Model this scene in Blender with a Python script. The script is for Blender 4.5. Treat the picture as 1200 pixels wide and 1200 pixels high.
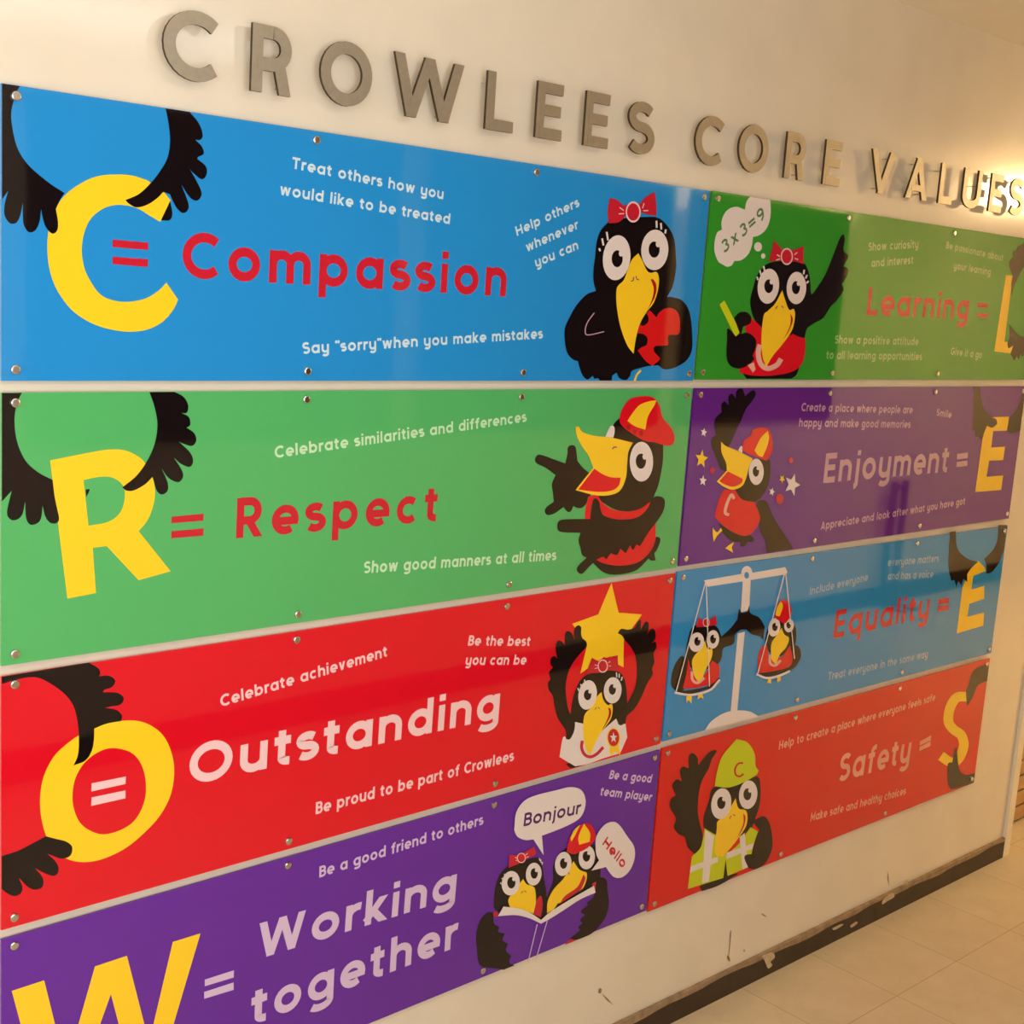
import bpy, bmesh, math, random
from mathutils import Vector, Matrix
from mathutils.geometry import tessellate_polygon

for _o in list(bpy.data.objects):
    bpy.data.objects.remove(_o)
SC = bpy.context.scene
COL = SC.collection
random.seed(4)

# ------------------------------------------------------------------ camera
# metres; the board fronts lie in the plane y = 0, the floor is z = 0, +x runs down the corridor
FLOOR = 2.077
F, YAW, PITCH, ROLL = 1552.1, .7537, -.1699, .0665
CAM = Vector((-.7793, -1.9502, FLOOR - .2343))
fw = Vector((math.sin(YAW)*math.cos(PITCH), math.cos(YAW)*math.cos(PITCH), math.sin(PITCH)))
rt = fw.cross(Vector((0, 0, 1))).normalized()
up = rt.cross(fw)
R2 = math.cos(ROLL)*rt + math.sin(ROLL)*up
U2 = -math.sin(ROLL)*rt + math.cos(ROLL)*up
cd = bpy.data.cameras.new('camera')
cam = bpy.data.objects.new('camera', cd)
COL.objects.link(cam)
M3 = Matrix((R2, U2, -fw)).transposed()
cam.matrix_world = Matrix.Translation(CAM) @ M3.to_4x4()
cd.sensor_width = 36
cd.lens = F/1200*36
cd.clip_start = .05
SC.camera = cam

# ------------------------------------------------------------------ world, lamps, exposure
wd = bpy.data.worlds.new('world')
SC.world = wd
wd.use_nodes = True
wd.node_tree.nodes['Background'].inputs[0].default_value = (.75, .87, 1, 1)
wd.node_tree.nodes['Background'].inputs[1].default_value = .3
SC.view_settings.view_transform = 'Standard'
SC.view_settings.look = 'None'
SC.view_settings.gamma = 1
SC.view_settings.use_curve_mapping = False
SC.view_settings.exposure = 0
DAY = 45          # watts of daylight through the window at the near end
SIDE_FILL = 52         # watts of added soft fill through the unseen window opposite the first boards
TUBE = 4.5        # radiance of the white tube lamp
WARM = 140.0      # radiance of the warm lamp, also scales the added far one
TUBE_COL = (1, .95, .89)
WARM_COL = (1, .69, .33)
def daylight(name, loc, rot, w, h, e):
    al = bpy.data.lights.new(name, 'AREA')
    al.shape = 'RECTANGLE'; al.size = w; al.size_y = h; al.energy = e; al.color = (1, .975, .955)
    ao = bpy.data.objects.new(name, al)
    COL.objects.link(ao)
    ao.location = loc; ao.rotation_euler = rot
daylight('daylight', (-3.12, -1.2, 1.65), (0, math.radians(-90), 0), 1.3, 1.5, DAY)
daylight('daylight', (-.85, -2.60, 1.60), (math.radians(90), 0, 0), 2.7, 1.4, SIDE_FILL)  # added fill, gives the first boards soft frontal light

# ------------------------------------------------------------------ materials
def lin(c):
    return tuple(((v/255)/12.92 if v/255 <= .04045 else ((v/255+.055)/1.055)**2.4) for v in c) + (1,)

def mat(name, rgb, rough=.5, metal=0, spec=.5, noise=0, nscale=40, emis=None, estr=0, bump=0):
    m = bpy.data.materials.new(name)
    m.use_nodes = True
    nt = m.node_tree
    b = nt.nodes['Principled BSDF']
    c = lin(rgb)
    b.inputs['Base Color'].default_value = c
    b.inputs['Roughness'].default_value = rough
    b.inputs['Metallic'].default_value = metal
    b.inputs['Specular IOR Level'].default_value = spec
    if emis:
        b.inputs['Emission Color'].default_value = tuple(emis) + (1,)
        b.inputs['Emission Strength'].default_value = estr
    if noise or bump:
        tc = nt.nodes.new('ShaderNodeTexCoord')
        n = nt.nodes.new('ShaderNodeTexNoise')
        n.inputs['Scale'].default_value = nscale
        n.inputs['Detail'].default_value = 6
        nt.links.new(tc.outputs['Object'], n.inputs['Vector'])
        if noise:
            r = nt.nodes.new('ShaderNodeValToRGB')
            r.color_ramp.elements[0].position = .3
            r.color_ramp.elements[1].position = .7
            r.color_ramp.elements[0].color = tuple(v*(1-noise) for v in c[:3]) + (1,)
            r.color_ramp.elements[1].color = tuple(min(1, v*(1+noise)) for v in c[:3]) + (1,)
            nt.links.new(n.outputs['Fac'], r.inputs['Fac'])
            nt.links.new(r.outputs['Color'], b.inputs['Base Color'])
        if bump:
            bp = nt.nodes.new('ShaderNodeBump')
            bp.inputs['Strength'].default_value = bump
            bp.inputs['Distance'].default_value = .002
            nt.links.new(n.outputs['Fac'], bp.inputs['Height'])
            nt.links.new(bp.outputs['Normal'], b.inputs['Normal'])
    return m

GLOSS = .035
def ink(name, rgb):
    return mat(name, rgb, GLOSS, 0, .5)
M = dict(
    wall=mat('cream_gloss_wall_paint', (224, 215, 199), .13, 0, .5, .03, 6, bump=.025),
    ceil=mat('cream_ceiling_paint', (246, 238, 220), .5, 0, .3, .03, 5),
    skirt=mat('dark_brown_skirting', (52, 38, 27), .5, 0, .4, .3, 18),
    skirt_top=mat('worn_brown_skirting_edge', (152, 128, 100), .6, 0, .3, .3, 30),
    chip=mat('bare_plaster_chip', (196, 178, 146), .8, 0, .2, .15, 60),
    scuff=mat('dark_scuff', (146, 128, 100), .8, 0, .2, .3, 80),
    trim=mat('cream_trim_gloss', (232, 222, 200), .3),
    plank=mat('pale_timber', (176, 138, 90), .5, 0, .4, .2, 12),
    gap=mat('dark_gap', (60, 42, 26), .8),
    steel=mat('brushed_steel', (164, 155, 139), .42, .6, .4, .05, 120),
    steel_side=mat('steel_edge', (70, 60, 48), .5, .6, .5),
    bolt=mat('polished_bolt_metal', (205, 203, 198), .22, 1, .5),
    blue=ink('blue_print', (38, 140, 214)), green=ink('green_print', (82, 176, 104)),
    red=ink('red_print', (216, 18, 38)), purple=ink('purple_print', (98, 36, 158)),
    leaf=ink('grass_green_print', (52, 150, 44)), plum=ink('plum_print', (98, 36, 140)),
    azure=ink('light_blue_print', (46, 140, 206)), scarlet=ink('scarlet_print', (214, 26, 30)),
    black=ink('black_print', (22, 14, 16)), yellow=ink('yellow_print', (246, 204, 40)),
    white=ink('white_print', (226, 216, 216)), pink=ink('pale_pink_print', (236, 200, 206)),
    lilac=ink('lilac_white_print', (208, 186, 220)), ice=ink('ice_blue_white_print', (196, 222, 236)),
    mint=ink('mint_white_print', (190, 226, 190)), faint=ink('faint_green_white_print', (160, 190, 130)),
    ired=ink('title_red_print', (194, 34, 52)), lime=ink('lime_print', (196, 208, 30)),
    grape=ink('dark_grape_print', (84, 40, 104)), dred=ink('dark_red_print', (170, 16, 14)),
    fern=ink('fern_green_print', (90, 130, 90)), blush=ink('blush_print', (226, 176, 166)),
    haze=ink('hazy_blue_white_print', (150, 180, 205)), rose=ink('rose_white_print', (226, 156, 140)),
    mauve=ink('mauve_white_print', (190, 150, 175)),
)

# ------------------------------------------------------------------ mesh helpers
class MB:
    def __init__(s):
        s.v, s.f, s.m = [], [], []
    def add(s, vs, fs, mi=0):
        o = len(s.v)
        s.v += [tuple(v) for v in vs]
        s.f += [tuple(i+o for i in f) for f in fs]
        s.m += [mi]*len(fs)
    def box(s, a, b, mi=0):
        x0, y0, z0 = a; x1, y1, z1 = b
        s.add([(x, y, z) for x in (x0, x1) for y in (y0, y1) for z in (z0, z1)],
              [(0, 1, 3, 2), (4, 6, 7, 5), (0, 4, 5, 1), (2, 3, 7, 6), (0, 2, 6, 4), (1, 5, 7, 3)], mi)
    def build(s, name, mats, parent=None, bevel=0, recalc=False):
        me = bpy.data.meshes.new(name)
        o = bpy.data.objects.new(name, me)
        COL.objects.link(o)
        off = Vector((0, 0, 0))
        p = parent
        while p is not None:
            off += p.location
            p = p.parent
        me.from_pydata([Vector(v) - off for v in s.v], [], s.f)
        for m in (mats if isinstance(mats, (list, tuple)) else [mats]):
            me.materials.append(m)
        me.polygons.foreach_set('material_index', s.m)
        me.update()
        if recalc:
            bm = bmesh.new(); bm.from_mesh(me)
            bmesh.ops.recalc_face_normals(bm, faces=bm.faces)
            bm.to_mesh(me); bm.free()
        if parent is not None:
            o.parent = parent
        if bevel:
            md = o.modifiers.new('bevel', 'BEVEL')
            md.width = bevel; md.segments = 2; md.limit_method = 'ANGLE'
        return o

def thing(name, loc, label, cat, group=None):
    o = bpy.data.objects.new(name, None)
    o.empty_display_size = .05
    COL.objects.link(o)
    o.location = loc
    o['label'] = label; o['category'] = cat
    if group: o['group'] = group
    return o
def structure(o):
    o['kind'] = 'structure'
    return o

def ray(px, py):
    return fw*F + R2*(px-600) + U2*(600-py)
def W(px, py, y=0.0):
    """the point of the plane y that the photo shows at (px, py)"""
    v = ray(px, py)
    return CAM + v*((y-CAM.y)/v.y)

def smooth(pts, cor, closed=True, sub=5):
    out = []
    n = len(pts)
    rng = range(n if closed else n-1)
    for i in rng:
        a, b = i, (i+1) % n
        p0, p1 = Vector(pts[a]), Vector(pts[b])
        if cor[a] and cor[b]:
            out.append(p0); continue
        m0 = (p1-p0) if cor[a] or (not closed and a == 0) else (p1-Vector(pts[a-1]))*.5
        m1 = (p1-p0) if cor[b] or (not closed and b == n-1) else (Vector(pts[(b+1) % n])-p0)*.5
        for k in range(sub):
            t = k/sub
            out.append(p0*(2*t**3-3*t*t+1) + m0*(t**3-2*t*t+t) + p1*(3*t*t-2*t**3) + m1*(t**3-t*t))
    if not closed:
        out.append(Vector(pts[-1]))
    return out

def parse(s):
    P, C = [], []
    for t in s.split():
        c = t.endswith('*')
        x, y = t.rstrip('*').split(',')
        P.append((float(x), float(y))); C.append(c)
    return P, C

class Crop:
    """a close look at part of a board: coordinates are read in that close-up"""
    def __init__(s, ox, oy, sc, clip=None):
        s.ox, s.oy, s.sc = ox, oy, sc
        s.clip = clip
    def px(s, p):
        return (s.ox+p[0]/s.sc, s.oy+p[1]/s.sc)
    def W(s, p, y):
        return W(*s.px(p), y)

def ell(cx, cy, rx, ry, rot=0, n=28, a0=0, a1=360):
    r = math.radians(rot)
    out = []
    full = abs(a1-a0) >= 360
    for i in range(n if full else n+1):
        a = math.radians(a0+(a1-a0)*i/n)
        x, y = rx*math.cos(a), ry*math.sin(a)
        out.append((cx+x*math.cos(r)-y*math.sin(r), cy+x*math.sin(r)+y*math.cos(r)))
    return out

STEP = .00008
def clip_poly(pts, clip):
    """keep the print inside its board"""
    x0, x1, z0, z1 = clip
    for ax, lim, sg in ((0, x0, 1), (0, x1, -1), (2, z0, 1), (2, z1, -1)):
        out = []
        for i in range(len(pts)):
            a, b = pts[i-1], pts[i]
            da, db = (a[ax]-lim)*sg, (b[ax]-lim)*sg
            if (da < 0) != (db < 0):
                out.append(a+(b-a)*(da/(da-db)))
            if db >= 0:
                out.append(b)
        pts = out
        if len(pts) < 3:
            return []
    return pts

def fill(mb, loops, mi=0):
    loops = [[Vector(p) for p in l] for l in loops]
    vs = [p for l in loops for p in l]
    fs = []
    for t in tessellate_polygon(loops):
        a, b, c = (vs[i] for i in t)
        n = (b-a).cross(c-a)
        if n.length < 1e-12: continue
        fs.append(t if n.y < 0 else (t[0], t[2], t[1]))
    mb.add(vs, fs, mi)

def trim_poly(outer, z0, z1):
    out = []
    for lim, sg in ((z0, 1), (z1, -1)):
        out = []
        for i in range(len(outer)):
            p, q = outer[i-1], outer[i]
            dp, dq = (p[1]-lim)*sg, (q[1]-lim)*sg
            if (dp < 0) != (dq < 0):
                k = dp/(dp-dq)
                out.append((p[0]+(q[0]-p[0])*k, p[1]+(q[1]-p[1])*k))
            if dq >= 0: out.append(q)
        outer = out
    return outer
def strip2d(pts, w, closed):
    """left and right offsets of a 2d polyline, mitred"""
    n = len(pts)
    L, Rr = [], []
    for i in range(n):
        p = Vector(pts[i]).to_2d()
        if closed:
            a = Vector(pts[i-1]).to_2d(); b = Vector(pts[(i+1) % n]).to_2d()
        else:
            a = Vector(pts[max(i-1, 0)]).to_2d(); b = Vector(pts[min(i+1, n-1)]).to_2d()
        d0 = (p-a); d1 = (b-p)
        if d0.length < 1e-9: d0 = d1
        if d1.length < 1e-9: d1 = d0
        d0.normalize(); d1.normalize()
        n0 = Vector((-d0.y, d0.x)); n1 = Vector((-d1.y, d1.x))
        nn = (n0+n1)
        if nn.length < 1e-6: nn = n0
        nn.normalize()
        k = w/2/max(.45, nn.dot(n0))
        L.append(p+nn*k); Rr.append(p-nn*k)
    return L, Rr

# ------------------------------------------------------------------ lettering: a rounded bold sans drawn as strokes
def A(cx, cy, rx, ry, a0, a1, n=14):
    return [(cx+rx*math.cos(math.radians(a0+(a1-a0)*i/n)), cy+ry*math.sin(math.radians(a0+(a1-a0)*i/n))) for i in range(n+1)]

def glyph(ch, t, XH=.75):
    """strokes [(points, closed)] and advance; capital height 1, t = stroke width"""
    h = t/2
    x = XH-h; mid = XH/2; ry = mid-h
    rb = .245
    c = h+rb
    bowl = (A(c, mid, rb, ry, 0, 345, 23), True)
    asc = 1.03
    W_ = 2*rb+t
    T = 1-h
    ms = XH*.52
    G = {
     'a': ([bowl, ([(c+rb, XH), (c+rb, 0)], 0)], W_),
     'b': ([bowl, ([(h, asc), (h, 0)], 0)], W_),
     'd': ([bowl, ([(c+rb, asc), (c+rb, 0)], 0)], W_),
     'p': ([bowl, ([(h, XH), (h, -.28)], 0)], W_),
     'q': ([bowl, ([(c+rb, XH), (c+rb, -.28)], 0)], W_),
     'g': ([bowl, ([(c+rb, XH), (c+rb, -.08)] + A(c, -.08, rb, .15, 0, -150), 0)], W_),
     'c': ([(A(c, mid, rb, ry, 48, 312), 0)], W_-.07),
     'e': ([(A(c, mid, rb, ry, -12, 308, 22), 0), ([(c-rb, mid-.03), (c+rb+h*.8, mid-.03)], 0)], W_-.02),
     'o': ([bowl], W_),
     'f': ([([(.19, 0), (.19, .80)] + A(.37, .80, .18, T+.03-.80, 180, 80, 8), 0), ([(0, x), (.36, x)], 0)], .40),
     'h': ([([(h, asc), (h, 0)], 0), ([(h, .35)] + A(h+.215, x-.22, .215, .22, 180, 0) + [(h+.43, 0)], 0)], .43+t),
     'n': ([([(h, XH), (h, 0)], 0), ([(h, .35)] + A(h+.215, x-.22, .215, .22, 180, 0) + [(h+.43, 0)], 0)], .43+t),
     'm': ([([(h, XH), (h, 0)], 0), ([(h, .35)] + A(h+.185, x-.2, .185, .2, 180, 0) + [(h+.37, 0)], 0),
            ([(h+.37, .35)] + A(h+.555, x-.2, .185, .2, 180, 0) + [(h+.74, 0)], 0)], .74+t),
     'r': ([([(h, XH), (h, 0)], 0), ([(h, .35)] + A(h+.23, x-.24, .23, .24, 180, 75, 9), 0)], .36),
     'i': ([([(h, XH), (h, 0)], 0), ([(h, .87), (h, .87+t)], 0)], t),
     'j': ([([(.14, XH), (.14, -.1)] + A(0, -.1, .14, .13, 0, -80, 7), 0), ([(.14, .87), (.14, .87+t)], 0)], .14+h),
     'k': ([([(h, asc), (h, 0)], 0), ([(h+.04, .27), (.46, XH)], -XH), ([(.2, .40), (.48, 0)], -XH)], .56),
     'l': ([([(h, asc), (h, .0)], 0)], t),
     's': ([(A(.235, (x+ms)/2, .18, (x-ms)/2, 38, 255, 12) + A(.235, (ms+h)/2, .19, (ms-h)/2, 75, -142, 12), 0)], .47),
     't': ([([(.17, .92), (.17, .2)] + A(.34, .2, .17, .2-h, 180, 275, 8), 0), ([(0, x), (.37, x)], 0)], .39),
     'u': ([([(h, XH)] + A(h+.215, h+.22, .215, .22, 180, 360) + [(h+.43, XH)], 0), ([(h+.43, XH), (h+.43, 0)], 0)], .43+t),
     'v': ([([(.10, XH), (.29, .02)], -XH), ([(.29, .02), (.48, XH)], -XH)], .58),
     'w': ([([(.10, XH), (.25, .02)], -XH), ([(.25, .02), (.43, XH)], -XH), ([(.43, XH), (.61, .02)], -XH), ([(.61, .02), (.76, XH)], -XH)], .86),
     'x': ([([(.10, XH), (.46, 0)], -XH), ([(.46, XH), (.10, 0)], -XH)], .56),
     'y': ([([(h, XH)] + A(h+.215, h+.22, .215, .22, 180, 360) + [(h+.43, XH)], 0),
            ([(h+.43, XH), (h+.43, -.08)] + A(h+.215, -.08, .215, .15, 0, -150), 0)], .43+t),
     'A': ([([(.10, 0), (.38, .98)], -1), ([(.38, .98), (.66, 0)], -1), ([(.2, .27), (.56, .27)], 0)], .76),
     'B': ([([(h, 0), (h, 1)], 0), ([(h, T), (.32, T)] + A(.32, (T+.53)/2, .17, (T-.53)/2, 90, -90) + [(h, .53)], 0),
            ([(h, .53), (.33, .53)] + A(.33, (.53+h)/2, .2, (.53-h)/2, 90, -90) + [(h, h)], 0)], .58),
     'C': ([(A(.44, .5, .44-h, .5-h, 47, 313, 22), 0)], .74),
     'E': ([([(h, 0), (h, 1)], 0), ([(h, T), (.52, T)], 0), ([(h, .51), (.49, .51)], 0), ([(h, h), (.53, h)], 0)], .54),
     'G': ([(A(.44, .5, .44-h, .5-h, 47, 350, 22) + [(.88-h, .46), (.5, .46)], 0)], .86),
     'H': ([([(h, 0), (h, 1)], 0), ([(.6, 0), (.6, 1)], 0), ([(h, .5), (.6, .5)], 0)], .6+h),
     'I': ([([(h, 0), (h, 1)], 0)], t),
     'J': ([([(.34, 1), (.34, .3)] + A(.15, .3, .19, .3-h, 0, -120), 0)], .4),
     'L': ([([(h, 0), (h, 1)], 0), ([(h, h), (.50, h)], 0)], .50),
     'M': ([([(h, 0), (h, .93), (.42, .3), (.84-h, .93), (.84-h, 0)], 0)], .84),
     'O': ([(A(.46, .5, .46-h, .5-h, 0, 348, 29), True)], .92),
     'R': ([([(h, 0), (h, 1)], 0), ([(h, T), (.32, T)] + A(.32, (T+.43)/2, .19, (T-.43)/2, 90, -90) + [(h, .43)], 0), ([(.30, .43), (.53, 0)], -1)], .64),
     'S': ([(A(.29, (T+.52)/2, .215, (T-.52)/2, 35, 255, 14) + A(.29, (.52+h)/2, .225, (.52-h)/2, 75, -145, 14), 0)], .57),
     'T': ([([(0, T), (.62, T)], 0), ([(.31, T), (.31, 0)], 0)], .62),
     'U': ([([(h, 1), (h, .32)] + A(.36, .32, .36-h, .32-h, 180, 360) + [(.72-h, 1)], 0)], .72),
     'V': ([([(.06, 1), (.36, h*.9), (.66, 1)], 0)], .72),
     'W': ([([(.11, 1), (.31, .02)], -1), ([(.31, .02), (.55, .98)], -1), ([(.55, .98), (.79, .02)], -1), ([(.79, .02), (.99, 1)], -1)], 1.1),
     '3': ([(A(.24, (T+.53)/2, .18, (T-.53)/2, 150, -80, 12), 0), (A(.24, (.53+h)/2, .2, (.53-h)/2, 80, -150, 12), 0)], .48),
     '9': ([(A(.26, .69, .2, .31-h, 0, 345, 20), True), ([(.46, .69), (.46, .5), (.40, .22), (.22, 0)], 0)], .52),
     '=': ([([(0, .62), (.5, .62)], 0), ([(0, .32), (.5, .32)], 0)], .5),
     '\u201c': ([([(.05, 1), (.02, .75)], 0), ([(.24, 1), (.21, .75)], 0)], .27),
     '\u201d': ([([(.05, 1), (.02, .75)], 0), ([(.24, 1), (.21, .75)], 0)], .27),
     '\u2019': ([([(.06, 1), (.03, .78)], 0)], .1),
    }
    return G[ch]

def layout(text, t, track, slant=0):
    xo, out = 0, []
    for ch in text:
        if ch == ' ':
            xo += .30+track; continue
        st, adv = glyph(ch, t)
        for pts, cl in st:
            out.append(([(p[0]+xo+slant*p[1], p[1]) for p in pts], cl))
        xo += adv+track
    return out, xo-track

def lettering(name, parent, text, p0, p1, cap, m, t=.185, track=.12, y=-STEP, slant=0):
    """text from baseline start p0 to baseline end p1 (photo), capital height `cap` px or a top point"""
    a, b = W(*p0), W(*p1)
    top = W(p0[0], p0[1]-cap) if not isinstance(cap, tuple) else W(*cap)
    d = (b-a); ln = d.length; d.normalize()
    n = Vector((-d.z, 0, d.x))
    hgt = abs((top-a).dot(n))
    st, wid = layout(text, t, track, slant)
    sx = ln/wid
    mb = MB()
    # stroke width stays even when letters are condensed: offset in the stretched space
    for si, (pts, cl) in enumerate(st):
        q = [(p[0]*sx, p[1]*hgt) for p in pts]
        w = t*math.sqrt(hgt*sx)
        if cl < 0:      # a diagonal, cut flat at the base line and at its top
            (ax, ay), (bx, by) = q
            d2 = Vector((bx-ax, by-ay)).normalized()*w
            n2 = Vector((-d2.y, d2.x))*.5
            quad = [(ax-d2.x+n2.x, ay-d2.y+n2.y), (bx+d2.x+n2.x, by+d2.y+n2.y), (bx+d2.x-n2.x, by+d2.y-n2.y), (ax-d2.x-n2.x, ay-d2.y-n2.y)]
            top_ = -cl*hgt
            if by < ay and ay < top_*.9 or ay < by and by < top_*.9: top_ = max(ay, by)+w*.2
            lp = [a+d*p[0]+n*p[1] for p in trim_poly(quad, 0, top_)]
            fill(mb, [[Vector((v.x, y-.00001*(si % 4), v.z)) for v in lp]])
            continue
        L, Rr = strip2d(q, w, cl > 0)
        k = len(q)
        vs = [a+d*p.x+n*p.y for p in L] + [a+d*p.x+n*p.y for p in Rr]
        vs = [Vector((v.x, y-.00001*(si % 4), v.z)) for v in vs]   # strokes overlap like coats of ink
        fs = []
        for i in range(k if cl else k-1):
            j = (i+1) % k
            fs.append((i, k+i, k+j, j))
        mb.add(vs, fs)
    return mb.build(name, m, parent)

# ------------------------------------------------------------------ printed pictures
class Art:
    """prints on one board, each drawn a hair in front of the one before"""
    def __init__(s, board, crop, clip):
        s.b, s.c, s.clip, s.k = board, crop, clip, 2
    def use(s, crop):
        s.c = crop
        return s
    def _y(s):
        s.k += 1
        return -STEP*s.k
    def loops(s, spec, y):
        if isinstance(spec, str):
            pts = smooth(*parse(spec))
        else:
            pts = spec
        w = [s.c.W(p, y) for p in pts]
        return clip_poly(w, s.clip)
    def shape(s, name, m, *specs, parent=None, holes=()):
        y = s._y()
        mb = MB()
        for q, sp in enumerate(specs):
            l = s.loops(sp, y-.00001*q)
            if len(l) > 2:
                fill(mb, [l]+[s.loops(h, y) for h in holes])
        return mb.build(name, m, parent or s.b)
    def line(s, name, m, w, *specs, parent=None, closed=False):
        """strokes of width w in close-up pixels"""
        y = s._y()
        mb = MB()
        for sp in specs:
            pts = smooth(*parse(sp), closed=closed) if isinstance(sp, str) else [Vector(p) for p in sp]
            L, Rr = strip2d([(p[0], p[1]) for p in pts], w, closed)
            k = len(pts)
            vs = [s.c.W(p, y) for p in L]+[s.c.W(p, y) for p in Rr]
            fs = []
            for i in range(k if closed else k-1):
                j = (i+1) % k
                fs.append((i, j, k+j, k+i))
            mb.add(vs, fs)
        return mb.build(name, m, parent or s.b)
    def eye(s, parent, cx, cy, rx, ry, rot, pcx, pcy, pr, pry, hx=None, hy=None):
        mb = MB()
        y = s._y()
        fill(mb, [s.loops(ell(cx, cy, rx, ry, rot), y)], 0)
        y = s._y()
        fill(mb, [s.loops(ell(pcx, pcy, pr, pry, 0, 20), y)], 1)
        y = s._y()
        if hx is None: hx, hy = pcx+pr*.62, pcy-pry*.62
        fill(mb, [s.loops(ell(hx, hy, pr*.42, pry*.36, 0, 12), y)], 0)
        return mb.build('eye_print', [M['white'], M['black']], parent)
    def bow(s, parent, spec, kx, ky, rx, ry, ring, lines=()):
        b = s.shape('bow_print', M['ired'], spec, parent=parent)
        mb = MB()
        for r, mi in ((1, 0), (.82, 1)):
            y = s._y()
            fill(mb, [s.loops(ell(kx, ky, rx*r, ry*r), y)], mi)
        mb.build('bow_knot_print', [M['pink'], M['ired']], parent)
        if lines:
            for l in lines:
                s.line('bow_crease_print', M['pink'], ring, l, parent=parent)
                s.k -= 1
        return b
    def lashes(s, parent, w, *specs):
        for l in specs:
            s.line('eyelash_print', M['white'], w, l, parent=parent)
            s.k -= 1

# ------------------------------------------------------------------ the corridor
WY = .010          # wall face
OY = -2.43         # opposite wall
CZ = FLOOR+.53
X0, X1 = -3.0, 10.0
XC = 3.50          # the wall's far corner
RY = .125          # recessed wall beyond it
mb = MB(); mb.box((X0-.1, OY-.2, -.1), (X1+.1, .5, 0))
floor_m = mat('speckled_vinyl_tile', (186, 170, 140), .42, 0, .4)
nt = floor_m.node_tree; bs = nt.nodes['Principled BSDF']
tc = nt.nodes.new('ShaderNodeTexCoord')
mp = nt.nodes.new('ShaderNodeMapping')
mp.inputs['Location'].default_value = (-2.345+.32*9, .282+.32*9, 0)
br = nt.nodes.new('ShaderNodeTexBrick')
br.offset = 0; br.squash = 1
br.inputs['Scale'].default_value = 1
br.inputs['Brick Width'].default_value = .32
br.inputs['Row Height'].default_value = .32
br.inputs['Mortar Size'].default_value = .0016
br.inputs['Mortar Smooth'].default_value = .5
br.inputs['Color1'].default_value = lin((214, 198, 168))
br.inputs['Color2'].default_value = lin((206, 190, 160))
br.inputs['Mortar'].default_value = lin((172, 152, 118))
nz = nt.nodes.new('ShaderNodeTexNoise'); nz.inputs['Scale'].default_value = 9; nz.inputs['Detail'].default_value = 8
nz.inputs['Roughness'].default_value = .7
mx = nt.nodes.new('ShaderNodeMix'); mx.data_type = 'RGBA'; mx.blend_type = 'MULTIPLY'; mx.inputs[0].default_value = .45
rp = nt.nodes.new('ShaderNodeValToRGB')
rp.color_ramp.elements[0].position = .3; rp.color_ramp.elements[0].color = (.74, .72, .67, 1)
rp.color_ramp.elements[1].position = .65; rp.color_ramp.elements[1].color = (1, 1, 1, 1)
nt.links.new(tc.outputs['Object'], mp.inputs['Vector'])
nt.links.new(mp.outputs['Vector'], br.inputs['Vector'])
nt.links.new(tc.outputs['Object'], nz.inputs['Vector'])
nt.links.new(nz.outputs['Fac'], rp.inputs['Fac'])
nt.links.new(br.outputs['Color'], mx.inputs[6])
nt.links.new(rp.outputs['Color'], mx.inputs[7])
nt.links.new(mx.outputs[2], bs.inputs['Base Color'])
structure(mb.build('floor', floor_m))
mb = MB(); mb.box((X0-.1, OY-.2, CZ), (X1+.1, .5, CZ+.1))
structure(mb.build('ceiling', M['ceil']))
mb = MB(); mb.box((X0-.1, WY, 0), (XC, .5, CZ))
wall = structure(mb.build('wall_front', M['wall']))
wx0, wx1 = -2.2, .5
mb = MB()
mb.box((X0-.1, OY-.15, 0), (X1+.1, OY, .9)); mb.box((X0-.1, OY-.15, 2.3), (X1+.1, OY, CZ))
mb.box((X0-.1, OY-.15, .9), (wx0, OY, 2.3)); mb.box((wx1, OY-.15, .9), (X1+.1, OY, 2.3))
structure(mb.build('wall_back', M['wall']))
mb = MB(); mb.box((X1, OY, 0), (X1+.1, .5, CZ))
structure(mb.build('wall_right', M['wall']))
# near end wall with a window
wy0, wy1, wz0, wz1 = -1.95, -.45, 1.0, 2.3
mb = MB()
mb.box((X0-.1, OY, 0), (X0, WY, wz0)); mb.box((X0-.1, OY, wz1), (X0, WY, CZ))
mb.box((X0-.1, OY, wz0), (X0, wy0, wz1)); mb.box((X0-.1, wy1, wz0), (X0, WY, wz1))
structure(mb.build('wall_left', M['wall']))
mb = MB()
for y in (wy0, (wy0+wy1)/2-.025, wy1-.05): mb.box((X0-.08, y, wz0), (X0-.02, y+.05, wz1))
for z in (wz0, wz1-.05): mb.box((X0-.08, wy0, z), (X0-.02, wy1, z+.05))
structure(mb.build('window_1', M['trim']))
mb = MB()
for x in (wx0, -1.325, -.425, wx1-.05): mb.box((x, OY-.13, .9), (x+.05, OY-.07, 2.3))
for z in (.9, 2.25): mb.box((wx0, OY-.13, z), (wx1, OY-.07, z+.05))
structure(mb.build('added_window', M['trim']))  # added unseen window, its opening lets the side fill in
# the recessed stretch beyond the corner, with a planked door
mb = MB(); mb.box((XC, RY, 0), (3.79, .5, CZ)); mb.box((4.75, RY, 0), (X1, .5, CZ)); mb.box((3.79, RY, 2.1), (4.75, .5, CZ))
structure(mb.build('wall_recess', M['wall']))
mb = MB(); mb.box((XC-.012, -.002, 0), (XC+.03, RY, CZ))
structure(mb.build('trim_1', M['trim'], bevel=.003))
d = structure(MB().build('door_1', M['plank']))
mb = MB(); mb.box((3.79, RY+.03, .004), (4.75, RY+.05, 2.1)); mb.build('door_leaf', M['gap'], d)
mb = MB()
z = .012
while z < 2.05:
    mb.box((3.79, RY, z), (4.75, RY+.032, z+.052)); z += .06
mb.build('planking', M['plank'], d)
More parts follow.
